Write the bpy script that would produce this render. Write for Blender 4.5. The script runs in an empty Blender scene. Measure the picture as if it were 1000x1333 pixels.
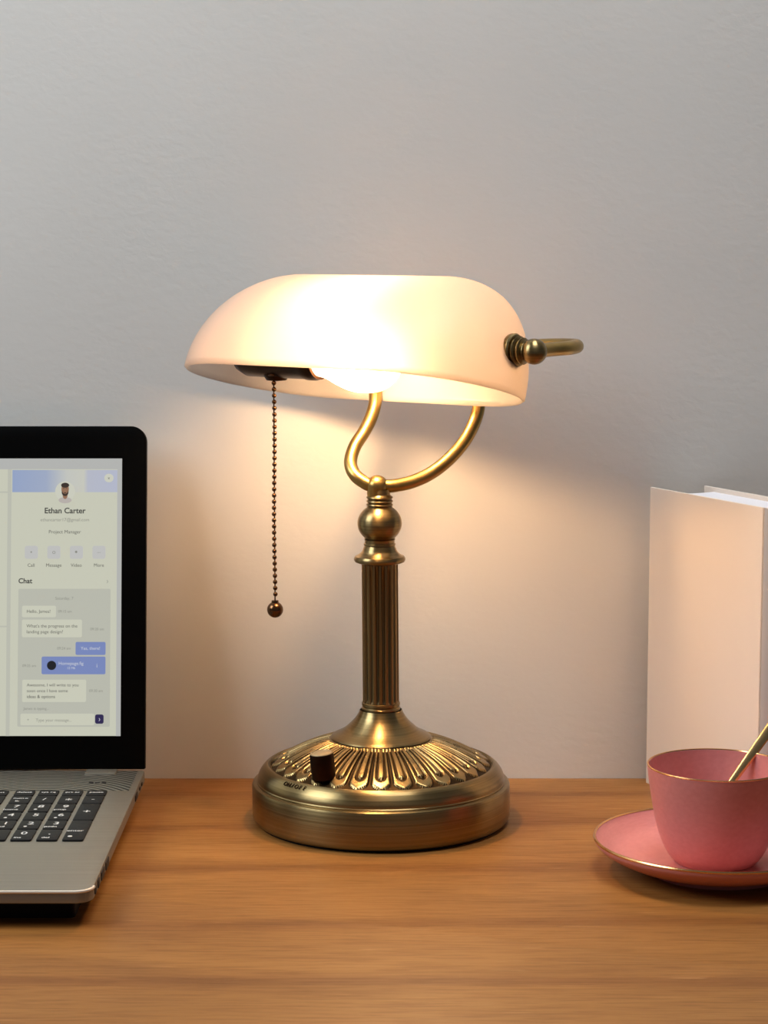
import bpy, bmesh, math, random
from mathutils import Vector, Matrix
random.seed(4)
C = bpy.context.scene.collection
sc = bpy.context.scene
PI = math.pi

# ------------------------------------------------------------------ camera, world, lights, exposure
cam = bpy.data.cameras.new('camera'); co = bpy.data.objects.new('camera', cam); C.objects.link(co)
cam.sensor_fit = 'VERTICAL'; cam.sensor_height = 36.0; cam.lens = 36.0 * 2900 / 1333
cam.clip_start = 0.05; cam.clip_end = 30
co.location = (0, -1.64205, 0.40916)
co.rotation_euler = (math.radians(90 - 7.1931), 0, 0)
sc.camera = co

w = bpy.data.worlds.new('world'); sc.world = w; w.use_nodes = True
w.node_tree.nodes['Background'].inputs[0].default_value = (0.80, 0.88, 1.0, 1)
w.node_tree.nodes['Background'].inputs[1].default_value = 0.10

def area(name, loc, target, size, power, color, size_y=None):
    l = bpy.data.lights.new(name, 'AREA'); l.energy = power; l.color = color
    l.shape = 'RECTANGLE'; l.size = size; l.size_y = size_y or size
    o = bpy.data.objects.new(name, l); C.objects.link(o); o.location = loc
    o.rotation_euler = (Vector(target) - Vector(loc)).to_track_quat('-Z', 'Y').to_euler()
    return o
area('window_daylight', (-1.30, -0.62, 1.20), (-0.15, 0, 0.40), 0.8, 20.5, (0.84, 0.93, 1.0), 0.9)
area('ceiling_light', (0.20, -0.38, 1.75), (0.05, 0, 0.40), 0.6, 17.5, (0.95, 0.97, 1.0))
BULB = 430.0                     # radiance of the small filament in the bulb

vs = sc.view_settings
sc.display_settings.display_device = 'sRGB'
vs.view_transform = 'Standard'; vs.look = 'None'; vs.exposure = 0.0; vs.gamma = 1.0; vs.use_curve_mapping = False
sc.cycles.use_denoising = True
sc.cycles.max_bounces = 12; sc.cycles.transmission_bounces = 8; sc.cycles.diffuse_bounces = 5
sc.cycles.sample_clamp_indirect = 40.0
sc.cycles.caustics_reflective = False; sc.cycles.caustics_refractive = False

# ------------------------------------------------------------------ materials
def srgb(r, g, b):
    f = lambda v: (v/255)/12.92 if v/255 <= .04045 else (((v/255)+.055)/1.055)**2.4
    return (f(r), f(g), f(b), 1)
class NT:
    def __init__(s, name):
        s.m = bpy.data.materials.new(name); s.m.use_nodes = True
        s.t = s.m.node_tree; s.p = s.t.nodes['Principled BSDF']; s.out = s.t.nodes['Material Output']
    def n(s, kind, **kw):
        nd = s.t.nodes.new(kind)
        for k, v in kw.items():
            if k in nd.inputs: nd.inputs[k].default_value = v
            else: setattr(nd, k, v)
        return nd
    def l(s, a, ao, b, bi): s.t.links.new(a.outputs[ao], b.inputs[bi])
    def ramp(s, src, so, stops):
        r = s.n('ShaderNodeValToRGB'); s.l(src, so, r, 0); e = r.color_ramp.elements
        while len(e) < len(stops): e.new(0.5)
        for i, (p, c) in enumerate(stops): e[i].position = p; e[i].color = c
        return r
    def bump(s, src, so, strength, dist):
        b = s.n('ShaderNodeBump'); b.inputs['Strength'].default_value = strength; b.inputs['Distance'].default_value = dist
        s.l(src, so, b, 'Height'); s.l(b, 0, s.p, 'Normal'); return b
def simple(name, col, rough=.5, metal=0., spec=.5, coat=0.):
    a = NT(name); p = a.p.inputs
    p['Base Color'].default_value = col if len(col) == 4 else (*col, 1)
    p['Roughness'].default_value = rough; p['Metallic'].default_value = metal
    p['Specular IOR Level'].default_value = spec; p['Coat Weight'].default_value = coat
    # very fine unevenness keeps every surface procedural
    tc = a.n('ShaderNodeTexCoord'); nz = a.n('ShaderNodeTexNoise', Scale=180.0); a.l(tc, 'Object', nz, 'Vector')
    mr = a.n('ShaderNodeMapRange'); mr.inputs['To Min'].default_value = max(0, rough-.03); mr.inputs['To Max'].default_value = min(1, rough+.03)
    a.l(nz, 0, mr, 0); a.l(mr, 0, a.p, 'Roughness')
    return a.m
def emis(name, col, strength=1.0):
    a = NT(name); a.p.inputs['Base Color'].default_value = (0.01, .01, .01, 1); a.p.inputs['Roughness'].default_value = .35
    a.p.inputs['Emission Color'].default_value = col; a.p.inputs['Emission Strength'].default_value = strength
    return a.m

# wall paint with faint trowelled texture
a = NT('wall_paint'); a.p.inputs['Roughness'].default_value = .75; a.p.inputs['Specular IOR Level'].default_value = .25
tc = a.n('ShaderNodeTexCoord')
n1 = a.n('ShaderNodeTexNoise', Scale=3.0, Detail=4.0); a.l(tc, 'Object', n1, 'Vector')
r = a.ramp(n1, 0, [(.3, srgb(214, 210, 203)), (.7, srgb(222, 218, 211))]); a.l(r, 0, a.p, 'Base Color')
mp = a.n('ShaderNodeMapping'); mp.inputs['Scale'].default_value = (1, 1, 1.5); mp.inputs['Rotation'].default_value = (0, .6, 0); a.l(tc, 'Object', mp, 0)
n2 = a.n('ShaderNodeTexNoise', Scale=110.0, Detail=4.0, Roughness=.5, Distortion=.3); a.l(mp, 0, n2, 'Vector')
n3 = a.n('ShaderNodeTexNoise', Scale=9.0, Detail=2.0); a.l(tc, 'Object', n3, 'Vector')
mx = a.n('ShaderNodeMath', operation='MULTIPLY'); a.l(n2, 0, mx, 0); a.l(n3, 0, mx, 1)
a.bump(mx, 0, .12, .003)
M_wall = a.m

# honey coloured wood, grain running left to right
a = NT('wood'); a.p.inputs['Specular IOR Level'].default_value = .30
tc = a.n('ShaderNodeTexCoord')
mp = a.n('ShaderNodeMapping'); mp.inputs['Scale'].default_value = (1.3, 7.0, 7.0); a.l(tc, 'Object', mp, 0)
big = a.n('ShaderNodeTexNoise', Scale=1.7, Detail=6.0, Roughness=.55, Distortion=1.7); a.l(mp, 0, big, 'Vector')
mp2 = a.n('ShaderNodeMapping'); mp2.inputs['Scale'].default_value = (14.0, 170.0, 170.0); a.l(tc, 'Object', mp2, 0)
fine = a.n('ShaderNodeTexNoise', Scale=2.0, Detail=6.0, Roughness=.62); a.l(mp2, 0, fine, 'Vector')
wv = a.n('ShaderNodeTexWave', wave_type='BANDS', bands_direction='Y'); wv.inputs['Scale'].default_value = .55
wv.inputs['Distortion'].default_value = 9.0; wv.inputs['Detail'].default_value = 3.0; wv.inputs['Detail Scale'].default_value = .7
mp3 = a.n('ShaderNodeMapping'); mp3.inputs['Scale'].default_value = (1.1, 6.0, 6.0); a.l(tc, 'Object', mp3, 0); a.l(mp3, 0, wv, 'Vector')
r1 = a.ramp(big, 0, [(.30, srgb(134, 86, 37)), (.52, srgb(149, 98, 44)), (.74, srgb(161, 109, 53))])
r2 = a.ramp(fine, 0, [(.30, srgb(170, 150, 130)), (.55, srgb(255, 255, 255)), (1.0, srgb(255, 255, 255))])
r3 = a.ramp(wv, 0, [(.0, srgb(216, 200, 184)), (.16, srgb(248, 244, 240)), (1.0, srgb(255, 255, 255))])
m1 = a.n('ShaderNodeMix', data_type='RGBA', blend_type='MULTIPLY'); m1.inputs[0].default_value = .42; a.l(r1, 0, m1, 6); a.l(r2, 0, m1, 7)
m2 = a.n('ShaderNodeMix', data_type='RGBA', blend_type='MULTIPLY'); m2.inputs[0].default_value = .8; a.l(m1, 2, m2, 6); a.l(r3, 0, m2, 7)
# pale short flecks
mp4 = a.n('ShaderNodeMapping'); mp4.inputs['Scale'].default_value = (14.0, 260.0, 260.0); a.l(tc, 'Object', mp4, 0)
fl = a.n('ShaderNodeTexNoise', Scale=1.5, Detail=2.0); a.l(mp4, 0, fl, 'Vector')
r4 = a.ramp(fl, 0, [(.70, (0, 0, 0, 1)), (.84, (.7, .7, .7, 1))])
m3 = a.n('ShaderNodeMix', data_type='RGBA'); a.l(r4, 0, m3, 0); a.l(m2, 2, m3, 6); m3.inputs[7].default_value = srgb(198, 148, 96)
a.l(m3, 2, a.p, 'Base Color')
rr = a.ramp(fine, 0, [(.3, (.54,)*3+(1,)), (.7, (.44,)*3+(1,))]); a.l(rr, 0, a.p, 'Roughness')
a.bump(fine, 0, .25, .0006)
M_wood = a.m

def brass(name, c0, c1, rough, brush='ring', stren=.12):
    a = NT(name); a.p.inputs['Metallic'].default_value = 1.0; a.p.inputs['Roughness'].default_value = rough
    tc = a.n('ShaderNodeTexCoord'); mp = a.n('ShaderNodeMapping')
    mp.inputs['Scale'].default_value = {'ring': (3, 3, 900), 'long': (500, 500, 6), 'none': (60, 60, 60)}[brush]
    a.l(tc, 'Object', mp, 0)
    nz = a.n('ShaderNodeTexNoise', Scale=1.0, Detail=3.0); a.l(mp, 0, nz, 'Vector')
    r = a.ramp(nz, 0, [(.3, c0), (.7, c1)]); a.l(r, 0, a.p, 'Base Color')
    mr = a.n('ShaderNodeMapRange'); mr.inputs['To Min'].default_value = rough-.06; mr.inputs['To Max'].default_value = rough+.08
    a.l(nz, 0, mr, 0); a.l(mr, 0, a.p, 'Roughness')
    a.bump(nz, 0, stren, .0004)
    if brush == 'ring':
        a.p.inputs['Anisotropic'].default_value = .75; a.p.inputs['Anisotropic Rotation'].default_value = .25; tg = a.n('ShaderNodeTangent'); tg.direction_type = 'RADIAL'; tg.axis = 'Z'; a.l(tg, 0, a.p, 'Tangent')
    return a.m
M_brass = brass('antique_brass', srgb(132, 112, 74), srgb(156, 134, 92), .30)
M_tube = brass('brass_tube', srgb(164, 134, 76), srgb(188, 156, 94), .32, 'none', .04)
M_relief = brass('relief_brass', srgb(160, 134, 88), srgb(182, 154, 104), .27, 'none', .05)
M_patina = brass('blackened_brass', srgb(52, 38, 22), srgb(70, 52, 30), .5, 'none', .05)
M_flute = brass('fluted_brass', srgb(138, 112, 70), srgb(166, 136, 92), .28, 'long', .05)
M_dark = brass('dark_bronze', srgb(44, 28, 18), srgb(60, 40, 26), .38, 'none', .05)
M_bead = brass('bronze_beads', srgb(90, 62, 40), srgb(112, 80, 54), .22, 'none', .02)
M_knobtop = simple('worn_brass', srgb(168, 148, 112), .45, .35)

# opal glass: scatters the bulb's light through
a = NT('opal_glass'); t = a.t
df = a.n('ShaderNodeBsdfDiffuse'); df.inputs[0].default_value = (.86, .80, .76, 1)
tl = a.n('ShaderNodeBsdfTranslucent'); tl.inputs[0].default_value = (.80, .71, .66, 1)
ms = a.n('ShaderNodeMixShader'); ms.inputs[0].default_value = .80
gl = a.n('ShaderNodeBsdfGlossy'); gl.inputs['Roughness'].default_value = .25
fr = a.n('ShaderNodeFresnel'); fr.inputs[0].default_value = 1.45
fm = a.n('ShaderNodeMath', operation='MULTIPLY'); fm.inputs[1].default_value = .15; a.l(fr, 0, fm, 0)
ms2 = a.n('ShaderNodeMixShader')
rf = a.n('ShaderNodeBsdfRefraction'); rf.inputs['Roughness'].default_value = .70; rf.inputs['IOR'].default_value = 1.35; rf.inputs[0].default_value = (.97, .91, .84, 1)
ms0 = a.n('ShaderNodeMixShader'); ms0.inputs[0].default_value = .50; a.l(tl, 0, ms0, 1); a.l(rf, 0, ms0, 2)
a.l(df, 0, ms, 1); a.l(ms0, 0, ms, 2); a.l(fm, 0, ms2, 0); a.l(ms, 0, ms2, 1); a.l(gl, 0, ms2, 2); a.l(ms2, 0, a.out, 0)
nz = a.n('ShaderNodeTexNoise', Scale=8.0); rp = a.ramp(nz, 0, [(0, (.88, .86, .84, 1)), (1, (.90, .88, .86, 1))]); a.l(rp, 0, df, 0)
M_opal = a.m
M_fil = emis('glowing_filament', (1.0, .62, .31, 1), BULB)
a = NT('frosted_bulb'); tr = a.n('ShaderNodeBsdfTransparent'); tl = a.n('ShaderNodeBsdfTranslucent'); tl.inputs[0].default_value = (.95, .93, .9, 1)
lw = a.n('ShaderNodeLayerWeight'); lw.inputs[0].default_value = .25
mr = a.n('ShaderNodeMapRange'); mr.inputs['To Min'].default_value = .22; mr.inputs['To Max'].default_value = .6; a.l(lw, 1, mr, 0)
ms = a.n('ShaderNodeMixShader'); a.l(mr, 0, ms, 0); a.l(tr, 0, ms, 1); a.l(tl, 0, ms, 2); a.l(ms, 0, a.out, 0)
M_bulb = a.m
M_bulbneck = simple('bulb_cap', srgb(190, 180, 160), .3, 1.0)

M_alu = NT('brushed_aluminium'); a = M_alu; a.p.inputs['Metallic'].default_value = .75; a.p.inputs['Roughness'].default_value = .42
tc = a.n('ShaderNodeTexCoord'); mp = a.n('ShaderNodeMapping'); mp.inputs['Scale'].default_value = (6, 900, 40); a.l(tc, 'Object', mp, 0)
nz = a.n('ShaderNodeTexNoise', Scale=1.0, Detail=2.0); a.l(mp, 0, nz, 'Vector')
r = a.ramp(nz, 0, [(.3, srgb(138, 134, 123)), (.7, srgb(150, 146, 134))]); a.l(r, 0, a.p, 'Base Color')
M_alu = a.m
# speaker strip behind the keys: concentric fine ribs
a = NT('ribbed_aluminium'); a.p.inputs['Metallic'].default_value = .75; a.p.inputs['Roughness'].default_value = .4
tc = a.n('ShaderNodeTexCoord'); mp = a.n('ShaderNodeMapping'); mp.inputs['Location'].default_value = (-.150, -.030, 0); a.l(tc, 'Object', mp, 0)
wv = a.n('ShaderNodeTexWave', wave_type='RINGS', rings_direction='Z'); wv.inputs['Scale'].default_value = 72.0
wv.inputs['Distortion'].default_value = .0; a.l(mp, 0, wv, 'Vector')
r = a.ramp(wv, 0, [(.35, srgb(52, 50, 44)), (.55, srgb(158, 154, 142))]); a.l(r, 0, a.p, 'Base Color')
a.bump(wv, 0, .5, .0006)
M_rib = a.m
M_edge = simple('edge_highlight', srgb(236, 224, 206), .35, .5)  # pale colour stands in for the highlight along the deck edge
M_case = simple('black_plastic', srgb(10, 10, 10), .6, 0, .2)
M_key = simple('black_key', srgb(16, 15, 15), .5, 0, .25)
M_legend = simple('key_print', srgb(200, 200, 196), .5)
M_bezel = simple('glossy_black_bezel', srgb(5, 5, 5), .35, 0, .08)
M_port = simple('port_hole', srgb(18, 14, 12), .6)

# pink glaze, gold rims
a = NT('pink_glaze'); a.p.inputs['Base Color'].default_value = srgb(228, 142, 132); a.p.inputs['Roughness'].default_value = .36
a.p.inputs['Specular IOR Level'].default_value = .35
nz = a.n('ShaderNodeTexNoise', Scale=25.0, Detail=2.0); r = a.ramp(nz, 0, [(.3, srgb(204, 128, 123)), (.7, srgb(210, 135, 129))]); a.l(r, 0, a.p, 'Base Color')
M_pink = a.m
M_gold = simple('gold_rim', srgb(232, 178, 120), .2, 1.0)
M_spoon = simple('satin_gold', srgb(224, 186, 128), .26, 1.0)
M_cover = simple('cream_book_cover', srgb(232, 218, 204), .6, 0, .3)
# page block: fine sheets
a = NT('book_pages'); a.p.inputs['Roughness'].default_value = .9; a.p.inputs['Specular IOR Level'].default_value = .1
tc = a.n('ShaderNodeTexCoord'); mp = a.n('ShaderNodeMapping'); mp.inputs['Rotation'].default_value = (0, 0, math.radians(-63.6)); a.l(tc, 'Object', mp, 0)
mp.vector_type = 'TEXTURE'
wv = a.n('ShaderNodeTexWave', wave_type='BANDS', bands_direction='Y'); wv.inputs['Scale'].default_value = 300.0; a.l(mp, 0, wv, 'Vector')
r = a.ramp(wv, 0, [(.0, srgb(222, 220, 224)), (1., srgb(244, 242, 245))]); a.l(r, 0, a.p, 'Base Color')
M_pages = a.m

# ------------------------------------------------------------------ mesh helpers (coordinates are world metres)
def mesh_obj(name, verts, faces, mats, parent=None, smooth=True, angle=35, origin=None, mi=None):
    if not isinstance(mats, (list, tuple)): mats = [mats]
    o0 = Vector(origin) if origin is not None else (Vector(parent['_w']) if parent is not None and '_w' in parent else Vector((0, 0, 0)))
    me = bpy.data.meshes.new(name); me.from_pydata([tuple(Vector(v) - o0) for v in verts], [], faces)
    for m in mats: me.materials.append(m)
    if mi: me.polygons.foreach_set('material_index', mi)
    bm = bmesh.new(); bm.from_mesh(me); bmesh.ops.remove_doubles(bm, verts=bm.verts, dist=1e-7)
    bmesh.ops.recalc_face_normals(bm, faces=bm.faces); bm.to_mesh(me); bm.free()
    if smooth:
        me.polygons.foreach_set('use_smooth', [True]*len(me.polygons)); me.set_sharp_from_angle(angle=math.radians(angle))
    me.update()
    o = bpy.data.objects.new(name, me); C.objects.link(o)
    if parent is not None:
        o.parent = parent; pw = Vector(parent['_w'])
        o.location = o0 - pw
    else: o.location = o0
    o['_w'] = tuple(o0)
    return o
class G:
    """collects shapes into one mesh"""
    def __init__(s): s.v = []; s.f = []; s.mi = []
    def add(s, v, f, mi=0):
        k = len(s.v); s.v += [tuple(p) for p in v]; s.f += [tuple(i+k for i in q) for q in f]; s.mi += [mi]*len(f); return s
    def box(s, c, d, M=None, mi=0):
        M = M or Matrix(); v = []
        for x in (-1, 1):
            for y in (-1, 1):
                for z in (-1, 1): v.append(M @ Vector((c[0]+x*d[0]/2, c[1]+y*d[1]/2, c[2]+z*d[2]/2)))
        return s.add(v, [(0, 1, 3, 2), (4, 6, 7, 5), (0, 4, 5, 1), (2, 3, 7, 6), (0, 2, 6, 4), (1, 5, 7, 3)], mi)
    def prism(s, outline, z0, z1, M=None, mi=0, bev=0):
        """outline list of (x,y) counter-clockwise, optional small top chamfer"""
        M = M or Matrix(); n = len(outline)
        cx = sum(p[0] for p in outline)/n; cy = sum(p[1] for p in outline)/n
        rings = [(0, z0), (0, z1)] if not bev else [(bev*.6, z0), (0, z0+bev*.6), (0, z1-bev), (bev*.3, z1-bev*.3), (bev, z1)]
        v = []
        for ins, z in rings:
            for i, (x, y) in enumerate(outline):
                if ins:
                    (ax, ay), (bx, by) = outline[i-1], outline[(i+1) % n]
                    t = Vector((bx-ax, by-ay)); t.normalize() if t.length else None
                    x, y = x - t.y*ins, y + t.x*ins
                v.append(M @ Vector((x, y, z)))
        f = [tuple(range(n))[::-1], tuple(range((len(rings)-1)*n, len(rings)*n))]
        for k in range(len(rings)-1):
            for i in range(n):
                j = (i+1) % n; f.append((k*n+i, k*n+j, (k+1)*n+j, (k+1)*n+i))
        return s.add(v, f, mi)
    def lathe(s, prof, M=None, n=96, mi=0, cap0=False, cap1=False):
        M = M or Matrix(); v = []; f = []
        for (r, z) in prof:
            for i in range(n):
                t = 2*PI*i/n; v.append(M @ Vector((max(r, 1e-6)*math.cos(t), max(r, 1e-6)*math.sin(t), z)))
        for k in range(len(prof)-1):
            for i in range(n):
                j = (i+1) % n; f.append((k*n+i, k*n+j, (k+1)*n+j, (k+1)*n+i))
        if cap0: f.append(tuple(range(n))[::-1])
        if cap1: f.append(tuple(range((len(prof)-1)*n, len(prof)*n)))
        return s.add(v, f, mi)
    def tube(s, pts, r, n=24, mi=0, caps=True, squash=None):
        pts = [Vector(p) for p in pts]; v = []; f = []; up = None
        for i, p in enumerate(pts):
            t = (pts[min(i+1, len(pts)-1)] - pts[max(i-1, 0)]).normalized()
            if up is None:
                up = Vector((0, 0, 1)) if abs(t.z) < .9 else Vector((1, 0, 0))
            up = (up - t*up.dot(t)).normalized(); sd = t.cross(up)
            rr = r[i] if isinstance(r, (list, tuple)) else r
            for k in range(n):
                q = 2*PI*k/n; v.append(p + up*math.cos(q)*rr + sd*math.sin(q)*rr*(squash or 1))
        for i in range(len(pts)-1):
            for k in range(n):
                j = (k+1) % n; f.append((i*n+k, i*n+j, (i+1)*n+j, (i+1)*n+k))
        if caps: f += [tuple(range(n))[::-1], tuple(range((len(pts)-1)*n, len(pts)*n))]
        return s.add(v, f, mi)
    def sphere(s, c, r, n=16, m=10, mi=0, M=None):
        prof = [(r*math.sin(PI*i/m), -r*math.cos(PI*i/m)) for i in range(m+1)]
        return s.lathe(prof, Matrix.Translation(Vector(c)) @ (M or Matrix()), n, mi)
    def obj(s, name, mats, parent=None, **kw): return mesh_obj(name, s.v, s.f, mats, parent, mi=s.mi, **kw)
def spline(P, k=10):
    P = [Vector(p) for p in P]; out = []
    for i in range(len(P)-1):
        a, b, c, d = P[max(i-1, 0)], P[i], P[i+1], P[min(i+2, len(P)-1)]
        for j in range(k):
            t = j/k; out.append(.5*((2*b)+(c-a)*t+(2*a-5*b+4*c-d)*t*t+(3*b-a-3*c+d)*t**3))
    return out + [P[-1]]
def spl2(P, k=8): return [(p.x, p.y) for p in spline([(a, b, 0) for a, b in P], k)]
def rrect(x0, y0, x1, y1, r, n=6):
    rs = r if isinstance(r, (list, tuple)) else (r, r, r, r)      # corners: bl, br, tr, tl
    o = []
    for (cx, cy, a0), q in zip(((x0, y0, PI), (x1, y0, 1.5*PI), (x1, y1, 0), (x0, y1, .5*PI)), rs):
        sx = 1 if cx == x0 else -1; sy = 1 if cy == y0 else -1
        if q <= 0: o.append((cx, cy)); continue
        for i in range(n+1):
            t = a0 + .5*PI*i/n; o.append((cx+sx*q+q*math.cos(t), cy+sy*q+q*math.sin(t)))
    return o
def frame(origin, zdir, xhint=(1, 0, 0)):
    z = Vector(zdir).normalized(); x = Vector(xhint); x = (x - z*x.dot(z)).normalized(); y = z.cross(x)
    return Matrix(((x.x, y.x, z.x, origin[0]), (x.y, y.y, z.y, origin[1]), (x.z, y.z, z.z, origin[2]), (0, 0, 0, 1)))
def empty(name, loc, label=None, cat=None):
    o = bpy.data.objects.new(name, None); C.objects.link(o); o.location = loc; o.empty_display_size = .02
    o['_w'] = tuple(loc)
    if label: o['label'] = label; o['category'] = cat
    return o
def tag(o, label, cat, group=None):
    o['label'] = label; o['category'] = cat
    if group: o['group'] = group
    return o
def structure(o): o['kind'] = 'structure'; return o
def text_geo(g, body, size, M, mi=0, align='CENTER', depth=0.0, bold=0.0):
    cu = bpy.data.curves.new('txt', 'FONT'); cu.body = body; cu.size = size; cu.align_x = align; cu.align_y = 'CENTER'
    cu.extrude = depth; cu.offset = bold; cu.resolution_u = 3
    ob = bpy.data.objects.new('txt', cu); C.objects.link(ob)
    dg = bpy.context.evaluated_depsgraph_get(); dg.update()
    me = bpy.data.meshes.new_from_object(ob.evaluated_get(dg))
    g.add([M @ v.co for v in me.vertices], [tuple(p.vertices) for p in me.polygons], mi)
    bpy.data.objects.remove(ob); bpy.data.curves.remove(cu); bpy.data.meshes.remove(me)

# ------------------------------------------------------------------ room
g = G(); g.box((0, .05, .53), (4.4, .1, 2.6)); structure(g.obj('wall_back', M_wall, smooth=False))
g = G(); g.box((0, -1.5, -.795), (4.4, 3.2, .05)); structure(g.obj('floor', M_wood, smooth=False))

# ------------------------------------------------------------------ desk
desk = empty('desk', (0, -.36, -.77), 'honey-brown wooden desk with left-to-right grain standing against the plain wall', 'desk')
g = G(); g.prism(rrect(-.95, -.72, .95, -.0005, .004), -.032, 0, bev=.002); g.obj('desk_top', M_wood, desk)
for x in (-.9, .9):
    for y in (-.67, -.05):
        g = G(); g.prism(rrect(x-.025, y-.025, x+.025, y+.025, .004), -.77, -.032); g.obj('leg', M_wood, desk)

# ------------------------------------------------------------------ lamp
LX, LY = -.0021, -.1195
lamp = empty('desk_lamp', (LX, LY, 0), 'antique brass banker desk lamp, lit, with white opal glass shade and pull chain', 'lamp')
BM = Matrix.Translation((LX, LY, 0))
g = G()
g.lathe([(0, .002), (.088, .002), (.0895, .0035), (.09, .006), (.09, .0262), (.0894, .0275), (.0880, .0282), (.0868, .0284), (.0868, .0290),
         (.0862, .0296)], BM, 160)
g.lathe([(.0862, .0296)] + spl2([(.0862, .0296), (.0860, .0318), (.0848, .0348), (.0826, .0380), (.0806, .0398), (.0792, .0406)], 5)
        + [(.0786, .0406), (.0780, .0398), (.0774, .0402)], BM, 160)
g.obj('base', M_brass, lamp)
g = G(); g.lathe([(0, .0), (.086, .0), (.086, .002), (0, .002)], BM, 96); g.obj('base_pad', M_case, lamp)
# relief ring: thirty long petals, each a raised loop round a raised bar
NP = 30; SA = 30; NR = 56; r0, r1 = .0335, .0774
def dome_z(r):
    t = (r-r0)/(r1-r0); return .0590 + (.0402-.0590)*t + .0022*math.sin(PI*t)
def petal(t, v):
    t = abs(t); e = .88 if v < .86 else .88*(1-((v-.86)/.12)**1.5) if v < .98 else -1
    if v > .985: return 1
    d = e - t                                   # outside edge of the petal
    hgt = 1. if d > .10 else max(0, d/.10)
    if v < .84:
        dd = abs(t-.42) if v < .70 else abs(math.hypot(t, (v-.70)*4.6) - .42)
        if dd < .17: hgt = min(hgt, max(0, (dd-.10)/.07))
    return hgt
v_ = []; f_ = []; mi = []; hs = []
NA = NP*SA
for k in range(NR+1):
    vv = k/NR; r = r0 + (r1-r0)*vv; row = []
    for i in range(NA):
        ang = 2*PI*i/NA - PI/2; t = ((i/SA) + .5) % 1.0*2 - 1
        hh = petal(t, vv) if vv > .06 else 1
        row.append(hh); z = dome_z(r) - .0015*(1-hh)
        v_.append((LX + r*math.cos(ang), LY + r*math.sin(ang), z))
    hs.append(row)
for k in range(NR):
    for i in range(NA):
        j = (i+1) % NA; f_.append((k*NA+i, k*NA+j, (k+1)*NA+j, (k+1)*NA+i))
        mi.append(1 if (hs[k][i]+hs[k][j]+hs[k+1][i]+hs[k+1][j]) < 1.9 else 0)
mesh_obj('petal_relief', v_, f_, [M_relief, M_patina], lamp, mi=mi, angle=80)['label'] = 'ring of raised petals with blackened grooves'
g = G()
g.lathe(spl2([(.0352, .0592), (.0335, .0606), (.0270, .0640), (.0220, .0682), (.0182, .0722), (.0158, .0760), (.0146, .0785)], 6), BM, 96)
g.obj('flared_neck', M_brass, lamp)
def lean(z): return Matrix.Translation((LX-.0012*max(0, (z-.08)/.16), LY, 0))
g = G()
g.lathe([(.0120, .0780), (.0134, .0780), (.0136, .0788), (.0136, .0800), (.0129, .0806), (.0129, .0812), (.0134, .0818), (.0134, .0836), (.0120, .0842)], BM, 64)
g.obj('collar', M_brass, lamp)
# fluted column
NF = 18; n = NF*10; v_ = []; f_ = []; prof = [(.0830, 0), (.0842, 0), (.0865, 1), (.1770, 1), (.1800, .6), (.1830, .6)]
for z, am in prof:
    L_ = lean(z).translation
    for i in range(n):
        ph = 2*PI*i*NF/n; cr = .0127 - am*.0018*(max(0, math.cos(ph))**.6)
        v_.append((L_.x+cr*math.cos(2*PI*i/n), L_.y+cr*math.sin(2*PI*i/n), z))
for k in range(len(prof)-1):
    for i in range(n):
        j = (i+1) % n; f_.append((k*n+i, k*n+j, (k+1)*n+j, (k+1)*n+i))
mesh_obj('fluted_column', v_, f_, M_flute, lamp, angle=50)
CM = lean(.20)
g = G(); g.lathe([(.0120, .1815), (.0150, .1817), (.0172, .1826), (.0178, .1838), (.0178, .1850), (.0170, .1864)]
        + spl2([(.0170, .1864), (.0146, .1876), (.0124, .1896), (.0112, .1922), (.0106, .1938)], 4)
        + [(.0110, .1942), (.0110, .1952), (.0104, .1956), (.0104, .1976), (.0108, .1982)], CM, 80); g.obj('flange', M_brass, lamp)
g = G(); zc, R = .2092, .0154
g.lathe([(.0098, .1978)] + [(R*math.sin(t), zc - R*.88*math.cos(t)) for t in [math.radians(d) for d in range(45, 146, 5)]] + [(.0090, .2210)], CM, 80)
g.obj('ball_knop', M_brass, lamp)
g = G(); p = [(.0088, .2206)]
for z in (.2212, .2236, .2262):
    p += [(.0082, z), (.0090, z+.0004), (.0093, z+.0010), (.0090, z+.0016), (.0080, z+.0021)]
p += [(.0074, .2290), (.0072, .2330)]
g.lathe(p, CM, 64); g.obj('threaded_ring', M_brass, lamp)
T = Vector((-.0046, -.1195, .2350))
# right arm, loops round the end of the shade; the left one mirrors it behind the glass
g = G()
g.lathe([(.0, -.0090), (.0068, -.0090), (.0072, -.0050)] + [(.0076*math.cos(math.radians(d)), .0076*math.sin(math.radians(d))) for d in range(-20, 91, 10)], Matrix.Translation(T), 40)
g.obj('yoke_joint', M_tube, lamp)
pr = Vector((.08417, -.20233, .33229)); pl = Vector((-.11572, -.05917, .33229)); ax = Vector((.8131, -.5821, 0))
kr = pr + ax*.0150; kl = pl - ax*.0120
g = G(); g.tube(spline([T+Vector((.003, 0, 0)), (.0075, -.1190, .2352), (.0200, -.1160, .2378), (.0335, -.1120, .2438), (.0470, -.1080, .2545), (.0580, -.1030, .2680),
        (.0652, -.0985, .2850), (.0668, -.0940, .3050), (.0730, -.0960, .3200), (.0860, -.1080, .3285), (.1040, -.1290, .3318),
        (.1200, -.1480, .3332), (.1275, -.1660, .3336), (.1215, -.1830, .3332), kr+Vector((.010, .012, .0006)), kr], 10), .0046)
g.obj('yoke_arm', M_tube, lamp)
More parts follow.
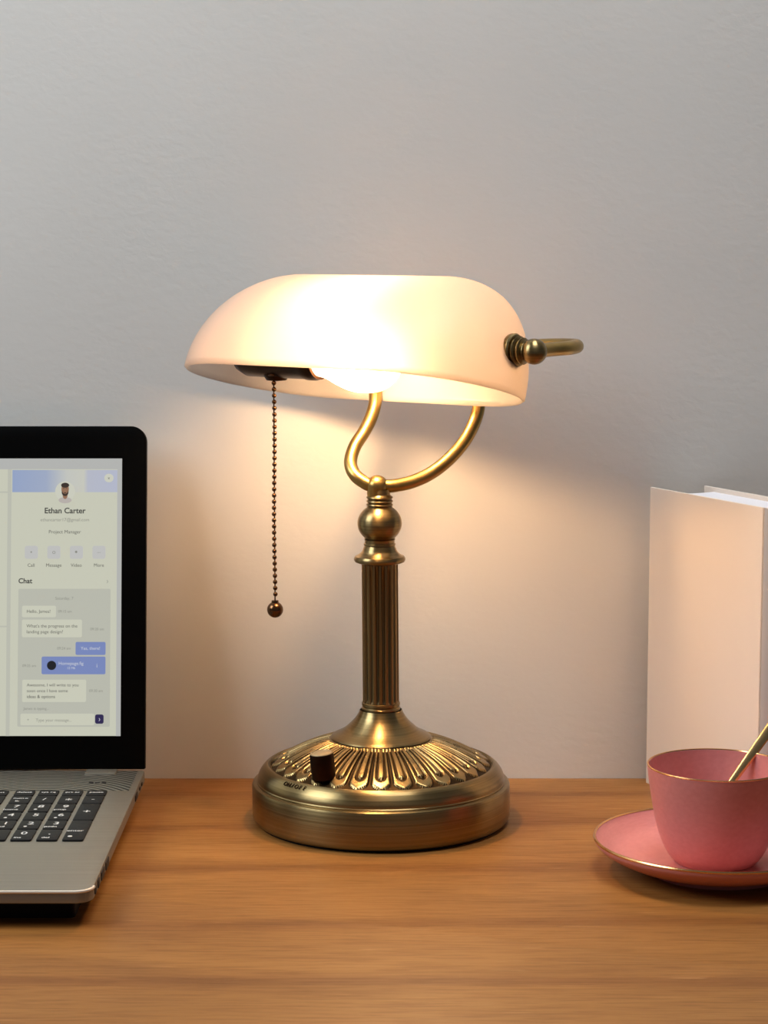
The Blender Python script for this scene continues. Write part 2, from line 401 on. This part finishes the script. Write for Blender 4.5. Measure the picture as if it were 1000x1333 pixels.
g = G(); g.tube(spline([T+Vector((-.003, 0, 0)), (-.0125, -.1185, .2368), (-.0200, -.1150, .2422), (-.0232, -.1080, .2500), (-.0205, -.1000, .2600),
        (-.0140, -.0930, .2700), (-.0085, -.0860, .2810), (-.0060, -.0790, .2940), (-.0100, -.0640, .3120), (-.0400, -.0450, .3260),
        (-.0800, -.0350, .3320), (-.1080, -.0330, .3325), kl+Vector((.005, .009, 0)), kl], 10), .0046)
g.obj('yoke_arm', M_tube, lamp)
# pivot hardware
for P0, sg in ((pr, 1), (pl, -1)):
    FM = frame(P0, ax*sg, (0, 0, 1)); k = .0150 if sg > 0 else .0120
    g = G(); s_ = k/.0175
    g.lathe([(0, -.003), (.0108, -.003), (.0114, -.0012), (.0114, .0006), (.0106, .0016), (.0086, .0020), (.0084, .0030), (.0096, .0034), (.0098, .0046*s_), (.0090, .0054*s_),
             (.0076, .0058*s_), (.0076, .0068*s_), (.0086, .0072*s_), (.0088, .0082*s_), (.0078, .0090*s_), (.0060, .0096*s_), (.0060, .0120*s_)], FM, 56)
    kn = g.obj('pivot_washer', M_brass, lamp)
    g = G(); g.sphere((0, 0, k), .0084 if sg > 0 else .006, 40, 20, M=None); vv = [FM @ Vector(q) for q in g.v]
    mesh_obj('pivot_ball', vv, g.f, M_brass, lamp)

# opal shade: loaf shaped shell, rolled so the front lip lifts
SP = dict(cx=-.0224, cy=-.14, cz=.3069, yaw=.6215, roll=.2342, c=.0584, r=.0684, H=.0781, p=2.072, d1=.1412, d2=.2146)
SM = Matrix.Translation((SP['cx'], SP['cy'], SP['cz'])) @ Matrix.Rotation(-SP['yaw'], 4, 'Z') @ Matrix.Rotation(-SP['roll'], 4, 'X')
def shell(off, m=36, n=160, z0=0.):
    v = []
    for k in range(m):
        h = math.sin(k/(m-1)*PI/2); rr = (SP['r']-off)*max(0, 1-h**SP['p'])**(1/SP['p'])
        for i in range(n):
            q = 2*PI*i/n; cs = math.cos(q)
            u = rr*cs + SP['c']*max(-1, min(1, cs*6))
            v.append(SM @ Vector((u, rr*math.sin(q)+(SP['d1']*h+SP['d2']*h*h)*SP['r'], h*(SP['H']-off)+z0*(1-h))))
    return v
n, m = 160, 36; vo = shell(0); vi = shell(.0030); vr = shell(.0015, 2)[:n]
rim = [SM @ (SM.inverted() @ q + Vector((0, 0, -.0012))) for q in vr]
f_ = []
for k in range(m-1):
    for i in range(n):
        j = (i+1) % n
        f_.append((k*n+i, k*n+j, (k+1)*n+j, (k+1)*n+i)); o2 = n*m
        f_.append((o2+k*n+j, o2+k*n+i, o2+(k+1)*n+i, o2+(k+1)*n+j))
o3 = 2*n*m
for i in range(n):
    j = (i+1) % n; f_.append((i, o3+i, o3+j, j)); f_.append((o3+i, n*m+i, n*m+j, o3+j))
shade = mesh_obj('lamp_shade', vo+vi+rim, f_, M_opal, lamp, angle=75)
# socket, bulb, pull chain
def sh(u, w_, z): return SM @ Vector((u, w_, z))
axu = (SM.to_3x3() @ Vector((1, 0, 0))).normalized()
S0 = sh(-.100, 0, .0168); FS = frame(S0, axu, (0, 0, 1))
g = G(); g.lathe([(0, 0), (.008, 0), (.0120, .003), (.0150, .010), (.0152, .030), (.0152, .060), (.0158, .062), (.0158, .068), (.0150, .070), (.0150, .072), (.0100, .072), (.010, .060), (0, .060)], FS, 56)
g.lathe([(.0100, 0), (.0095, .0130), (.0070, .0168), (0, .0176)], FS @ Matrix.Translation((0, 0, .033)) @ Matrix.Rotation(-PI/2, 4, 'Y'), 24)
sock = g.obj('lamp_socket', M_dark, lamp)
g = G(); g.tube([pl+ax*.001, S0+axu*.004], .0045); g.obj('socket_bracket', M_dark, lamp)
g = G(); FB = FS @ Matrix.Translation((0, 0, .066))
g.lathe([(.0125, 0)] + spl2([(.0125, .0), (.0130, .006), (.0145, .014), (.0185, .024), (.0215, .034), (.0224, .044), (.0208, .055), (.0158, .063), (.0080, .0678), (.0005, .0690)], 5), FB, 48)
bulb = g.obj('light_bulb', M_bulb, lamp)
g = G(); FF = FB @ Matrix.Translation((0, 0, .040)); g.sphere((0, 0, 0), .0100, 24, 14, M=Matrix.Scale(1.5, 4, Vector((0, 0, 1)))); vv = [FF @ Vector(q) for q in g.v]
mesh_obj('filament', vv, g.f, M_fil, bulb)
cx, cy = -.0762, -.1042
z_top = .3128
g = G(); g.lathe([(0, z_top+.006), (.0022, z_top+.006), (.0022, z_top+.001), (.0034, z_top-.001), (.0042, z_top-.0026), (.0036, z_top-.0030), (0, z_top-.0028)], Matrix.Translation((cx, cy, 0)), 24)
g.tube([(cx-.0026, cy, z_top+.006), (cx-.0038, cy, z_top-.002)], .0006, 8)
g.obj('chain_guide', M_dark, sock)
g = G(); z = z_top-.0036; zb = .1462
nb = 36; dz = (z - (zb+.0066))/nb
for i in range(nb): g.sphere((cx+.0004*math.sin(i*.2), cy, z-i*dz), .00165, 12, 8)
g.tube([(cx, cy, z_top), (cx, cy, zb)], .0005, 8)
chain = g.obj('pull_chain', M_bead, lamp)
g = G(); g.sphere((cx, cy, zb), .0057, 32, 20); g.lathe([(.0026, .0050), (.0024, .0066), (0, .0070)], Matrix.Translation((cx, cy, zb)), 20)
g.obj('pull_ball', M_bead, chain)
# dimmer knob and its lettering
kx, ky, kz = -.0405, -.1770, .0440
FK = frame((kx, ky, kz), (-.09, -.05, 1))
g = G(); g.lathe([(.0, .0), (.0082, 0), (.0082, .0160), (.0078, .0172), (.0, .0172)], FK, 48)
v2 = []
for i, q in enumerate(g.v):     # fine knurling round the side
    v2.append(q)
kb = g.obj('dimmer_knob', M_dark, lamp)
g = G(); g.lathe([(.0, .0178), (.0050, .0178), (.0056, .0174), (.0060, .0174), (.0064, .0179), (.0074, .0177), (.0077, .0171), (0, .0171)], FK, 48); g.obj('knob_cap', M_knobtop, kb)
g = G()
for i, ch in enumerate('ON/OFF'):
    an = math.radians(225.2 + (i-2.5)*2.6); r = .0826
    px_, py_ = LX + r*math.cos(an), LY + r*math.sin(an)
    nrm = Vector((math.cos(an)*.62, math.sin(an)*.62, .78)); tx = Vector((-math.sin(an), math.cos(an), 0))
    text_geo(g, ch, .0046, frame((px_, py_, .0384), nrm, tx), 0, depth=.0002, bold=.00004)
g.obj('engraved_lettering', M_patina, lamp, smooth=False)

# ------------------------------------------------------------------ laptop
XR = -.1727; XL = -.6030; Y0, Y1 = -.3655, -.0690; ZD = .0225
lap = empty('laptop', (-.388, -.20, 0), 'open silver laptop with black keys showing a chat page on its screen', 'laptop')
g = G(); outl = rrect(XL, Y0, XR, Y1, (.011, .011, .003, .003), 10)
g.prism(outl, ZD-.0078, ZD, bev=.0009)
deck = g.obj('keyboard_deck', M_alu, lap)
g = G()   # chamfered lip round the top edge, its bright highlight painted in pale colour
vo = []; nn = len(outl)
g.tube([Vector((x, y, ZD-.0006)) for x, y in outl if y < Y1-.004], .0010, 8); g.obj('deck_rim', M_edge, deck)
g = G(); g.prism(rrect(XL+.013, -.346, XR-.013, Y1-.004, (.003,)*4), .0, ZD-.0075); g.obj('bottom_case', M_case, lap)
g = G(); g.prism([(XL+.02, -.1280), (XR-.005, -.1280), (XR-.005, -.0710), (XL+.02, -.0710)], ZD-.0005, ZD+.00012); g.obj('speaker_strip', M_rib, deck, smooth=False)
for xa in (-.2145, -.5810):
    g = G(); g.prism(rrect(xa, -.0835, xa+.0222, -.0695, .0012), ZD-.001, ZD+.0012, bev=.0005); g.obj('hinge_cover', M_alu, lap)
for x in (-.2085, -.2040, -.1995):
    g = G(); g.prism(rrect(x, -.1075, x+.0034, -.1040, .0008), ZD, ZD+.0003); g.obj('status_light', M_port, deck, smooth=False)
for y0_, y1_, z0_, z1_ in ((-.352, -.346, .0165, .0205), (-.338, -.331, .0160, .0208), (-.322, -.308, .0158, .0208), (-.300, -.286, .0158, .0208), (-.135, -.122, .0165, .0205), (-.108, -.104, .0175, .0195), (-.095, -.091, .0175, .0195)):
    g = G(); g.box((XR+.0001, (y0_+y1_)/2, (z0_+z1_)/2), (.0010, y1_-y0_, z1_-z0_)); g.obj('side_port', M_port, deck, smooth=False)
# keys
rows = [(-.1446, -.1310), (-.1664, -.1460), (-.1884, -.1678), (-.2096, -.1903), (-.2317, -.2109), (-.2582, -.2335)]
xcol = lambda i: (-.1921-.0166*i-.01350, -.1921-.0166*i)
ZK = ZD+.0013
legend = {}
def key(x0, y0, x1, y1, lines=()):
    g = G(); g.prism(rrect(x0, y0, x1, y1, .0015, 4), ZD-.0002, ZK, bev=.0004)
    k = g.obj('key', M_key, lap)
    if lines:
        g = G()
        for s_, sz, fx, fy in lines:
            text_geo(g, s_, sz, Matrix.Translation((x0+(x1-x0)*fx, y0+(y1-y0)*fy, ZK+.0001)), 0, bold=.00008)
        g.obj('key_legend', M_legend, k, smooth=False)
top = ['end', 'pgup', 'pgdn', 'home', 'insert', 'delete']
for i in range(4): key(xcol(i)[0], rows[0][0], xcol(i)[1], rows[0][1], [(['pause', 'prt sc', 'sys rq', 'delete', 'insert'][i], .0042, .5, .55)])
R2 = [[('-', .008, .5, .5)], [('*', .011, .5, .35)], [('/', .008, .5, .5)], [('num', .0042, .4, .62), ('lk', .0042, .4, .25), ('o', .004, .8, .62)]]
for i in range(4): key(xcol(i)[0], rows[1][0], xcol(i)[1], rows[1][1], R2[i])
num = [[None, ('9', 'pgup'), ('8', '\u2022'), ('7', 'home')], [None, ('6', '\u2022'), ('5', ''), ('4', '\u2022')], [None, ('3', 'pgdn'), ('2', '\u2022'), ('1', 'end')]]
for r_ in range(3):
    for i in (1, 2, 3):
        d, s_ = num[r_][i]; ls = [(d, .0090, .55, .62)]
        if s_: ls.append((s_, .0044 if len(s_) > 1 else .009, .35, .24))
        key(xcol(i)[0], rows[2+r_][0], xcol(i)[1], rows[2+r_][1], ls)
key(xcol(0)[0], rows[3][0], xcol(0)[1], rows[2][1], [('+', .0100, .5, .5)])
key(xcol(0)[0], rows[5][0], xcol(0)[1], rows[4][1], [('enter', .0050, .42, .45), ('\u2022', .012, .3, .16)])
key(xcol(1)[0], rows[5][0], xcol(1)[1], rows[5][1], [('.', .010, .5, .62), ('del', .0044, .4, .2)])
key(xcol(2)[0], rows[5][0], xcol(2)[1], rows[5][1], [('0', .0090, .5, .62), ('ins', .0044, .3, .2)])
key(xcol(3)[0], rows[5][0], xcol(3)[1], rows[5][1], [('\u203a', .009, .5, .5)])
# main block, mostly beyond the frame
mx0 = xcol(3)[0]-.0048
wid = {0: [.0135]*14, 1: [.030]+[.0158]*12, 2: [.0225]+[.0158]*11+[.0245], 3: [.0300]+[.0158]*11+[.0160], 4: [.0350]+[.0158]*10+[.0250], 5: [.0158, .0158, .0158, .0158, .0158, .085, .0158, .0158, .0158]}
for r_, ws in wid.items():
    x = mx0; s_ = (.0028 if r_ else .0052)
    for q, wd in enumerate(ws):
        if x-wd < XL+.012: break
        key(x-wd, rows[r_][0], x, rows[r_][1], [('insert', .0040, .5, .5)] if (r_ == 0 and q == 0) else [('\u2190', .008, .75, .5)] if (r_ == 1 and q == 0) else ())
        x -= wd + s_
g = G(); g.prism(rrect(-.500, -.355, -.375, -.272, .003), ZD-.0003, ZD+.0002); g.obj('touchpad', M_alu, lap)
# lid, leaned back ten degrees; local x right, local y up the panel, local z out of the panel
LM = Matrix.Translation((0, Y1, ZD)) @ Matrix.Rotation(math.radians(80), 4, 'X')
LM = Matrix.Translation((0, Y1, ZD)) @ Matrix(((1, 0, 0, 0), (0, math.sin(math.radians(10)), -math.cos(math.radians(10)), 0), (0, math.cos(math.radians(10)), math.sin(math.radians(10)), 0), (0, 0, 0, 1)))
g = G(); g.prism(rrect(XL, .0008, XR, .2495, (.001, .001, .0115, .0115), 10), -.0060, 0, LM, bev=.0008)
lid = g.obj('lid', M_bezel, lap)
SX1, SX0, SY0, SY1 = -.1905, -.5860, .0248, .2258
U = .000557            # one layout unit of the page in metres
def sp(x, y): return (SX1 + (x-158)*U, SY1 - (y-597)*U)      # page layout units, measured down from the top of the display
E_ = {}
def em(name, c):
    if name not in E_: E_[name] = emis('screen_'+name, srgb(*c), .92)
    return E_[name]
g = G(); g.prism(rrect(SX0, SY0, SX1, SY1, 0), -.0002, .0002, LM)
scr = g.obj('display', em('page', (203, 204, 186)), lap, smooth=False)
def panel(name, col, rects, z, rad=0.):
    for x0, y0, x1, y1 in rects:
        g = G(); a_, b_ = sp(x0, y1), sp(x1, y0)
        g.prism(rrect(a_[0], a_[1], b_[0], b_[1], rad*U), .0001, z, LM)
        g.obj(name, em(*col), scr, smooth=False)
a = NT('screen_banner'); a.p.inputs['Base Color'].default_value = (.01,)*3+(1,)
tc = a.n('ShaderNodeTexCoord'); sx = a.n('ShaderNodeSeparateXYZ'); a.l(tc, 'Generated', sx, 0)
r = a.ramp(sx, 0, [(.0, srgb(148, 164, 198)), (.32, srgb(158, 170, 196)), (.52, srgb(196, 198, 192)), (.68, srgb(200, 201, 190)), (.72, srgb(182, 186, 200)), (1., srgb(180, 185, 204))]); a.l(r, 0, a.p, 'Emission Color'); a.p.inputs['Emission Strength'].default_value = .92
g = G(); a_, b_ = sp(15, 641), sp(152, 612); g.prism(rrect(*a_, *b_, 0), .0001, .00035, LM); g.obj('banner', a.m, scr, smooth=False)
panel('title_bar', ('bar', (182, 183, 180)), [(-551, 597, 158, 611), (152, 611, 158, 958)], .0003)
panel('divider', ('divider', (190, 191, 178)), [(9, 611, 14, 958), (-200, 640, 9, 642), (-551, 640, -200, 644), (0, 815, 9, 817)], .0003)
panel('chat_pane', ('pane', (188, 189, 176)), [(24, 767, 144, 946)], .0003, 2)
panel('message_bubble', ('bubble', (205, 206, 188)), [(29, 789, 73, 804), (29, 807, 107, 830), (30, 885, 113, 914), (28, 929, 124, 944)], .0005, 2)
panel('reply_bubble', ('blue', (122, 138, 190)), [(99, 836, 138, 853), (55, 855, 138, 878)], .0005, 2)
panel('close_button', ('button', (206, 207, 192)), [(135, 617, 147, 628)], .0006, 5.5)
panel('action_button', ('lilac', (194, 194, 192)), [(32+i*29.4, 711, 49+i*29.4, 728) for i in range(4)], .0005, 3)
panel('send_button', ('ink', (44, 36, 80)), [(125, 930, 136, 942)], .0007, 2.5)
g = G(); g.lathe([(0, .0007), (6*U, .0007), (6*U, .0005)], LM @ Matrix.Translation((*sp(68, 866.5), 0)), 24); g.obj('file_icon', em('black', (22, 22, 28)), scr, smooth=False)
# little portrait of a bearded person on a pale disc
g = G()
def disc(x, y, rx, ry, z, mi): g.add([LM @ Vector((sp(x, y)[0]+rx*U*math.cos(t*PI/14), sp(x, y)[1]+ry*U*math.sin(t*PI/14), z)) for t in range(28)], [tuple(range(28))], mi)
disc(84, 640, 13, 13, .00045, 0); disc(84, 651.5, 8.5, 4.0, .0005, 1); disc(84, 645, 3.2, 5.0, .00055, 2); disc(84, 637, 4.9, 7.4, .0006, 2)
disc(84, 641.5, 4.4, 4.6, .00065, 3); disc(84, 639.5, 3.6, 3.6, .0007, 2); disc(84, 632, 5.3, 3.3, .0007, 3); disc(84, 641.8, 1.6, .6, .00075, 3)
disc(82.2, 636.2, .9, .4, .00075, 3); disc(85.8, 636.2, .9, .4, .00075, 3)
g.obj('profile_picture', [em('button', 0), em('shirt', (186, 178, 172)), em('skin', (150, 112, 86)), em('hair', (54, 42, 36))], scr, smooth=False)['label'] = 'round portrait of a person with dark hair and beard'
TXC = [em('heading_ink', (66, 66, 62)), em('body_ink', (88, 88, 82)), em('faint_ink', (142, 142, 132)), em('white_ink', (206, 210, 218))]
def tx(s_, x, y, size, mi=0, al='CENTER', bold=.0):
    g = G(); text_geo(g, s_, size*1.06*U, LM @ Matrix.Translation((*sp(x, y), .0009)), 0, al, 0, bold)
    g.obj('page_text', TXC[mi], scr, smooth=False)
tx('Ethan Carter', 84, 665.5, 9.6, 0, bold=.00012)
tx('ethancarter17@gmail.com', 84, 677.2, 5.6, 2)
tx('Project Manager', 84, 693, 6.0, 1)
for i, s_ in enumerate(('Call', 'Message', 'Video', 'More')): tx(s_, 40.5+i*29.4, 736.5, 5.8, 1)
tx('Chat', 24, 757, 8.6, 0, 'LEFT', .00012); tx('\u203a', 140, 757, 8, 2)
tx('Saturday, 7', 84, 779.5, 5.0, 2)
tx('Hello, James!', 35, 796.5, 5.6, 1, 'LEFT'); tx('09:15 am', 76, 796.5, 4.6, 2, 'LEFT')
tx("What's the progress on the", 35, 815.5, 5.6, 1, 'LEFT'); tx('landing page design?', 35, 823, 5.6, 1, 'LEFT'); tx('09:20 am', 118, 819.5, 4.6, 2, 'LEFT')
tx('09:24 am', 75, 844.5, 4.6, 2, 'LEFT'); tx('Yes, there!', 118.5, 844.5, 5.4, 3)
tx('09:25 am', 30, 867, 4.6, 2, 'LEFT'); tx('Homepage.fig', 77, 864, 5.6, 3, 'LEFT'); tx('12 Mb', 88, 870, 4.0, 3, 'LEFT'); tx('i', 127, 867, 7, 3)
tx('Awesome, I will write to you', 36, 892, 5.4, 1, 'LEFT'); tx('soon once I have some', 36, 899.5, 5.4, 1, 'LEFT'); tx('ideas & options', 36, 907, 5.6, 0, 'LEFT'); tx('09:30 am', 117, 899.5, 4.6, 2, 'LEFT')
tx('James is typing...', 32, 922.5, 4.8, 2, 'LEFT'); tx('Type your message...', 48, 937.5, 5.2, 2, 'LEFT'); tx('+', 38, 937, 5, 2); tx('x', 141, 622.5, 5, 1); tx('\u203a', 130.7, 936, 8, 3)
tx('\u2022', 40.5, 719.5, 8, 2); tx('o', 70, 719, 8, 2); tx('\u2022', 99, 719.5, 12, 2); tx('...', 128.6, 718, 7, 2)


# ------------------------------------------------------------------ book standing against the wall
A = Vector((.1958, -.0160, 0)); B = Vector((.2586, -.1405, 0)); ZB = .2224
dv = (B-A).normalized(); nv = Vector((-dv.y, dv.x, 0))       # nv points away, to the back cover
book = empty('book', (A.x+.04, -.07, 0), 'thick blank cream hardcover book standing upright behind the pink cup', 'book')
TH = .0400
def slab(g, p, q, t, z0, z1, bev=.0004):
    d = (q-p).normalized(); nn_ = Vector((-d.y, d.x, 0))
    g.prism([(p.x, p.y), (q.x, q.y), ((q+nn_*t).x, (q+nn_*t).y), ((p+nn_*t).x, (p+nn_*t).y)], z0, z1, bev=bev)
g = G(); slab(g, A, B, .0022, 0, ZB); g.obj('front_cover', M_cover, book)
C0 = Vector((.2385, -.0068, 0)); D0 = C0 + (B-A)
g = G(); slab(g, C0-nv*.0022, D0-nv*.0022, .0022, 0, ZB); g.obj('back_cover', M_cover, book)
g = G(); P_ = [B, B+dv*.0030+nv*.004, D0+dv*.0030-nv*.004, D0, D0-dv*.002, B-dv*.002]
g.prism([(p.x, p.y) for p in P_], 0, ZB, bev=.0004); g.obj('spine', M_cover, book)
fa = A+dv*.018+nv*.0023; fb = B-dv*.0021+nv*.0023; fd = D0-dv*.0021-nv*.0023; fc = C0+dv*.012-nv*.0023
mid = (fa+fc)/2 + dv*.004
g = G(); g.prism([(p.x, p.y) for p in (fa, fb, fd, fc, (fc+mid)/2+dv*.0008, mid, (fa+mid)/2+dv*.0008)], .003, ZB-.0032); g.obj('page_block', M_pages, book)

# ------------------------------------------------------------------ saucer, cup, spoon
SX, SY = .2150, -.2452
SMt = Matrix.Translation((SX, SY, 0))
sau = empty('saucer', (SX, SY, 0), 'round pink saucer with a thin gold rim under the pink cup', 'saucer')
g = G()
g.lathe([(0, .0022), (.040, .0022), (.0415, .0), (.0445, .0), (.0460, .0030)] + spl2([(.0460, .0030), (.0600, .0070), (.0720, .0125), (.0780, .0172), (.0796, .0200), (.0797, .0210)], 5)
        + [(.0795, .0217), (.0789, .0219), (.0782, .0213)] + spl2([(.0782, .0213), (.0745, .0176), (.0660, .0118), (.0520, .0074), (.0400, .0060), (.0300, .0058)], 5) + [(0, .0058)], SMt, 128)
g.obj('dish', M_pink, sau)
g = G(); g.lathe([(.0800, .0206), (.0801, .0214), (.0796, .0221), (.0788, .0222), (.0781, .0216), (.0786, .0210), (.0800, .0206)], SMt, 128); g.obj('gold_rim', M_gold, sau)
CX, CY = .2133, -.2452; CMt = Matrix.Translation((CX, CY, .0060))
cup = empty('cup', (CX, CY, .0058), 'pink coffee cup with a thin gold rim standing on the saucer', 'cup')
g = G()
out = [(.0, .0012), (.0225, .0012), (.0236, .0), (.0252, .0), (.0266, .0012)] + spl2([(.0266, .0012), (.0305, .0058), (.0345, .0140), (.0378, .0240), (.0402, .0350), (.0422, .0470), (.0436, .0570), (.0442, .0630)], 6)
inn = [(.0438, .0636), (.0430, .0632)] + spl2([(.0430, .0632), (.0422, .0560), (.0404, .0440), (.0382, .0330), (.0350, .0220), (.0308, .0120), (.0240, .0062), (.0120, .0048)], 6) + [(0, .0046)]
g.lathe(out+inn, CMt, 128); g.obj('bowl', M_pink, cup)
g = G(); g.lathe([(.0442, .0630), (.0444, .0635), (.0440, .0640), (.0434, .0639), (.0431, .0634), (.0436, .0637), (.0442, .0630)], CMt, 128); g.obj('gold_rim', M_gold, cup)
hd = Vector((math.cos(math.radians(-14)), math.sin(math.radians(-14)), 0)); c0 = Vector((CX, CY, .0058))
hp = [c0+hd*.0412+Vector((0, 0, .0480)), c0+hd*.0520+Vector((0, 0, .0520)), c0+hd*.0640+Vector((0, 0, .0480)), c0+hd*.0680+Vector((0, 0, .0360)), c0+hd*.0610+Vector((0, 0, .0230)), c0+hd*.0490+Vector((0, 0, .0150)), c0+hd*.0345+Vector((0, 0, .0165))]
g = G(); g.tube(spline(hp, 8), .0030, 16, squash=1.5); g.obj('handle', M_pink, cup)
# spoon leaning on the far right of the rim, bowl at the bottom of the cup
b0 = Vector((.1990, -.2350, .0175)); b1 = Vector((.2432, -.2128, .0716)); sd = (b1-b0).normalized()
spn = empty('teaspoon', tuple(b0), 'slim gold teaspoon leaning in the pink cup', 'spoon')
lat = sd.cross(Vector((0, -.85, .5))).normalized(); nrm = lat.cross(sd).normalized()
g = G()
L = .135; secs = []
for i in range(25):
    t = i/24; wd = .0024 + .0020*max(0, (t-.25))/.75; th = .0013
    c = b0 + sd*(.014 + (L-.014)*t)
    secs.append([c + lat*wd*math.cos(q) * 1.0 + nrm*th*math.sin(q) for q in [2*PI*k/16 for k in range(16)]])
v = [p for s_ in secs for p in s_]; f = []
for i in range(24):
    for k in range(16):
        j = (k+1) % 16; f.append((i*16+k, i*16+j, (i+1)*16+j, (i+1)*16+k))
f += [tuple(range(16))[::-1], tuple(range(24*16, 25*16))]
g.add(v, f); g.obj('handle', M_spoon, spn)
v = []; f = []; NU, NV = 10, 24
for side in (0, 1):
    for i in range(NU+1):
        rr = i/NU
        for k in range(NV):
            q = 2*PI*k/NV; dpt = -.0035*(1-rr*rr) - side*.0007
            v.append(b0 + sd*(.0150+.0 - .0150 + .0105*rr*math.cos(q)+.004) + lat*.0070*rr*math.sin(q)*(1) + nrm*(dpt+.001))
o2 = (NU+1)*NV
for i in range(NU):
    for k in range(NV):
        j = (k+1) % NV
        f.append((i*NV+k, i*NV+j, (i+1)*NV+j, (i+1)*NV+k)); f.append((o2+i*NV+j, o2+i*NV+k, o2+(i+1)*NV+k, o2+(i+1)*NV+j))
for k in range(NV):
    j = (k+1) % NV; f.append((NU*NV+k, NU*NV+j, o2+NU*NV+j, o2+NU*NV+k))
mesh_obj('spoon_bowl', v, f, M_spoon, spn)

for o in bpy.data.objects:
    if '_w' in o: del o['_w']
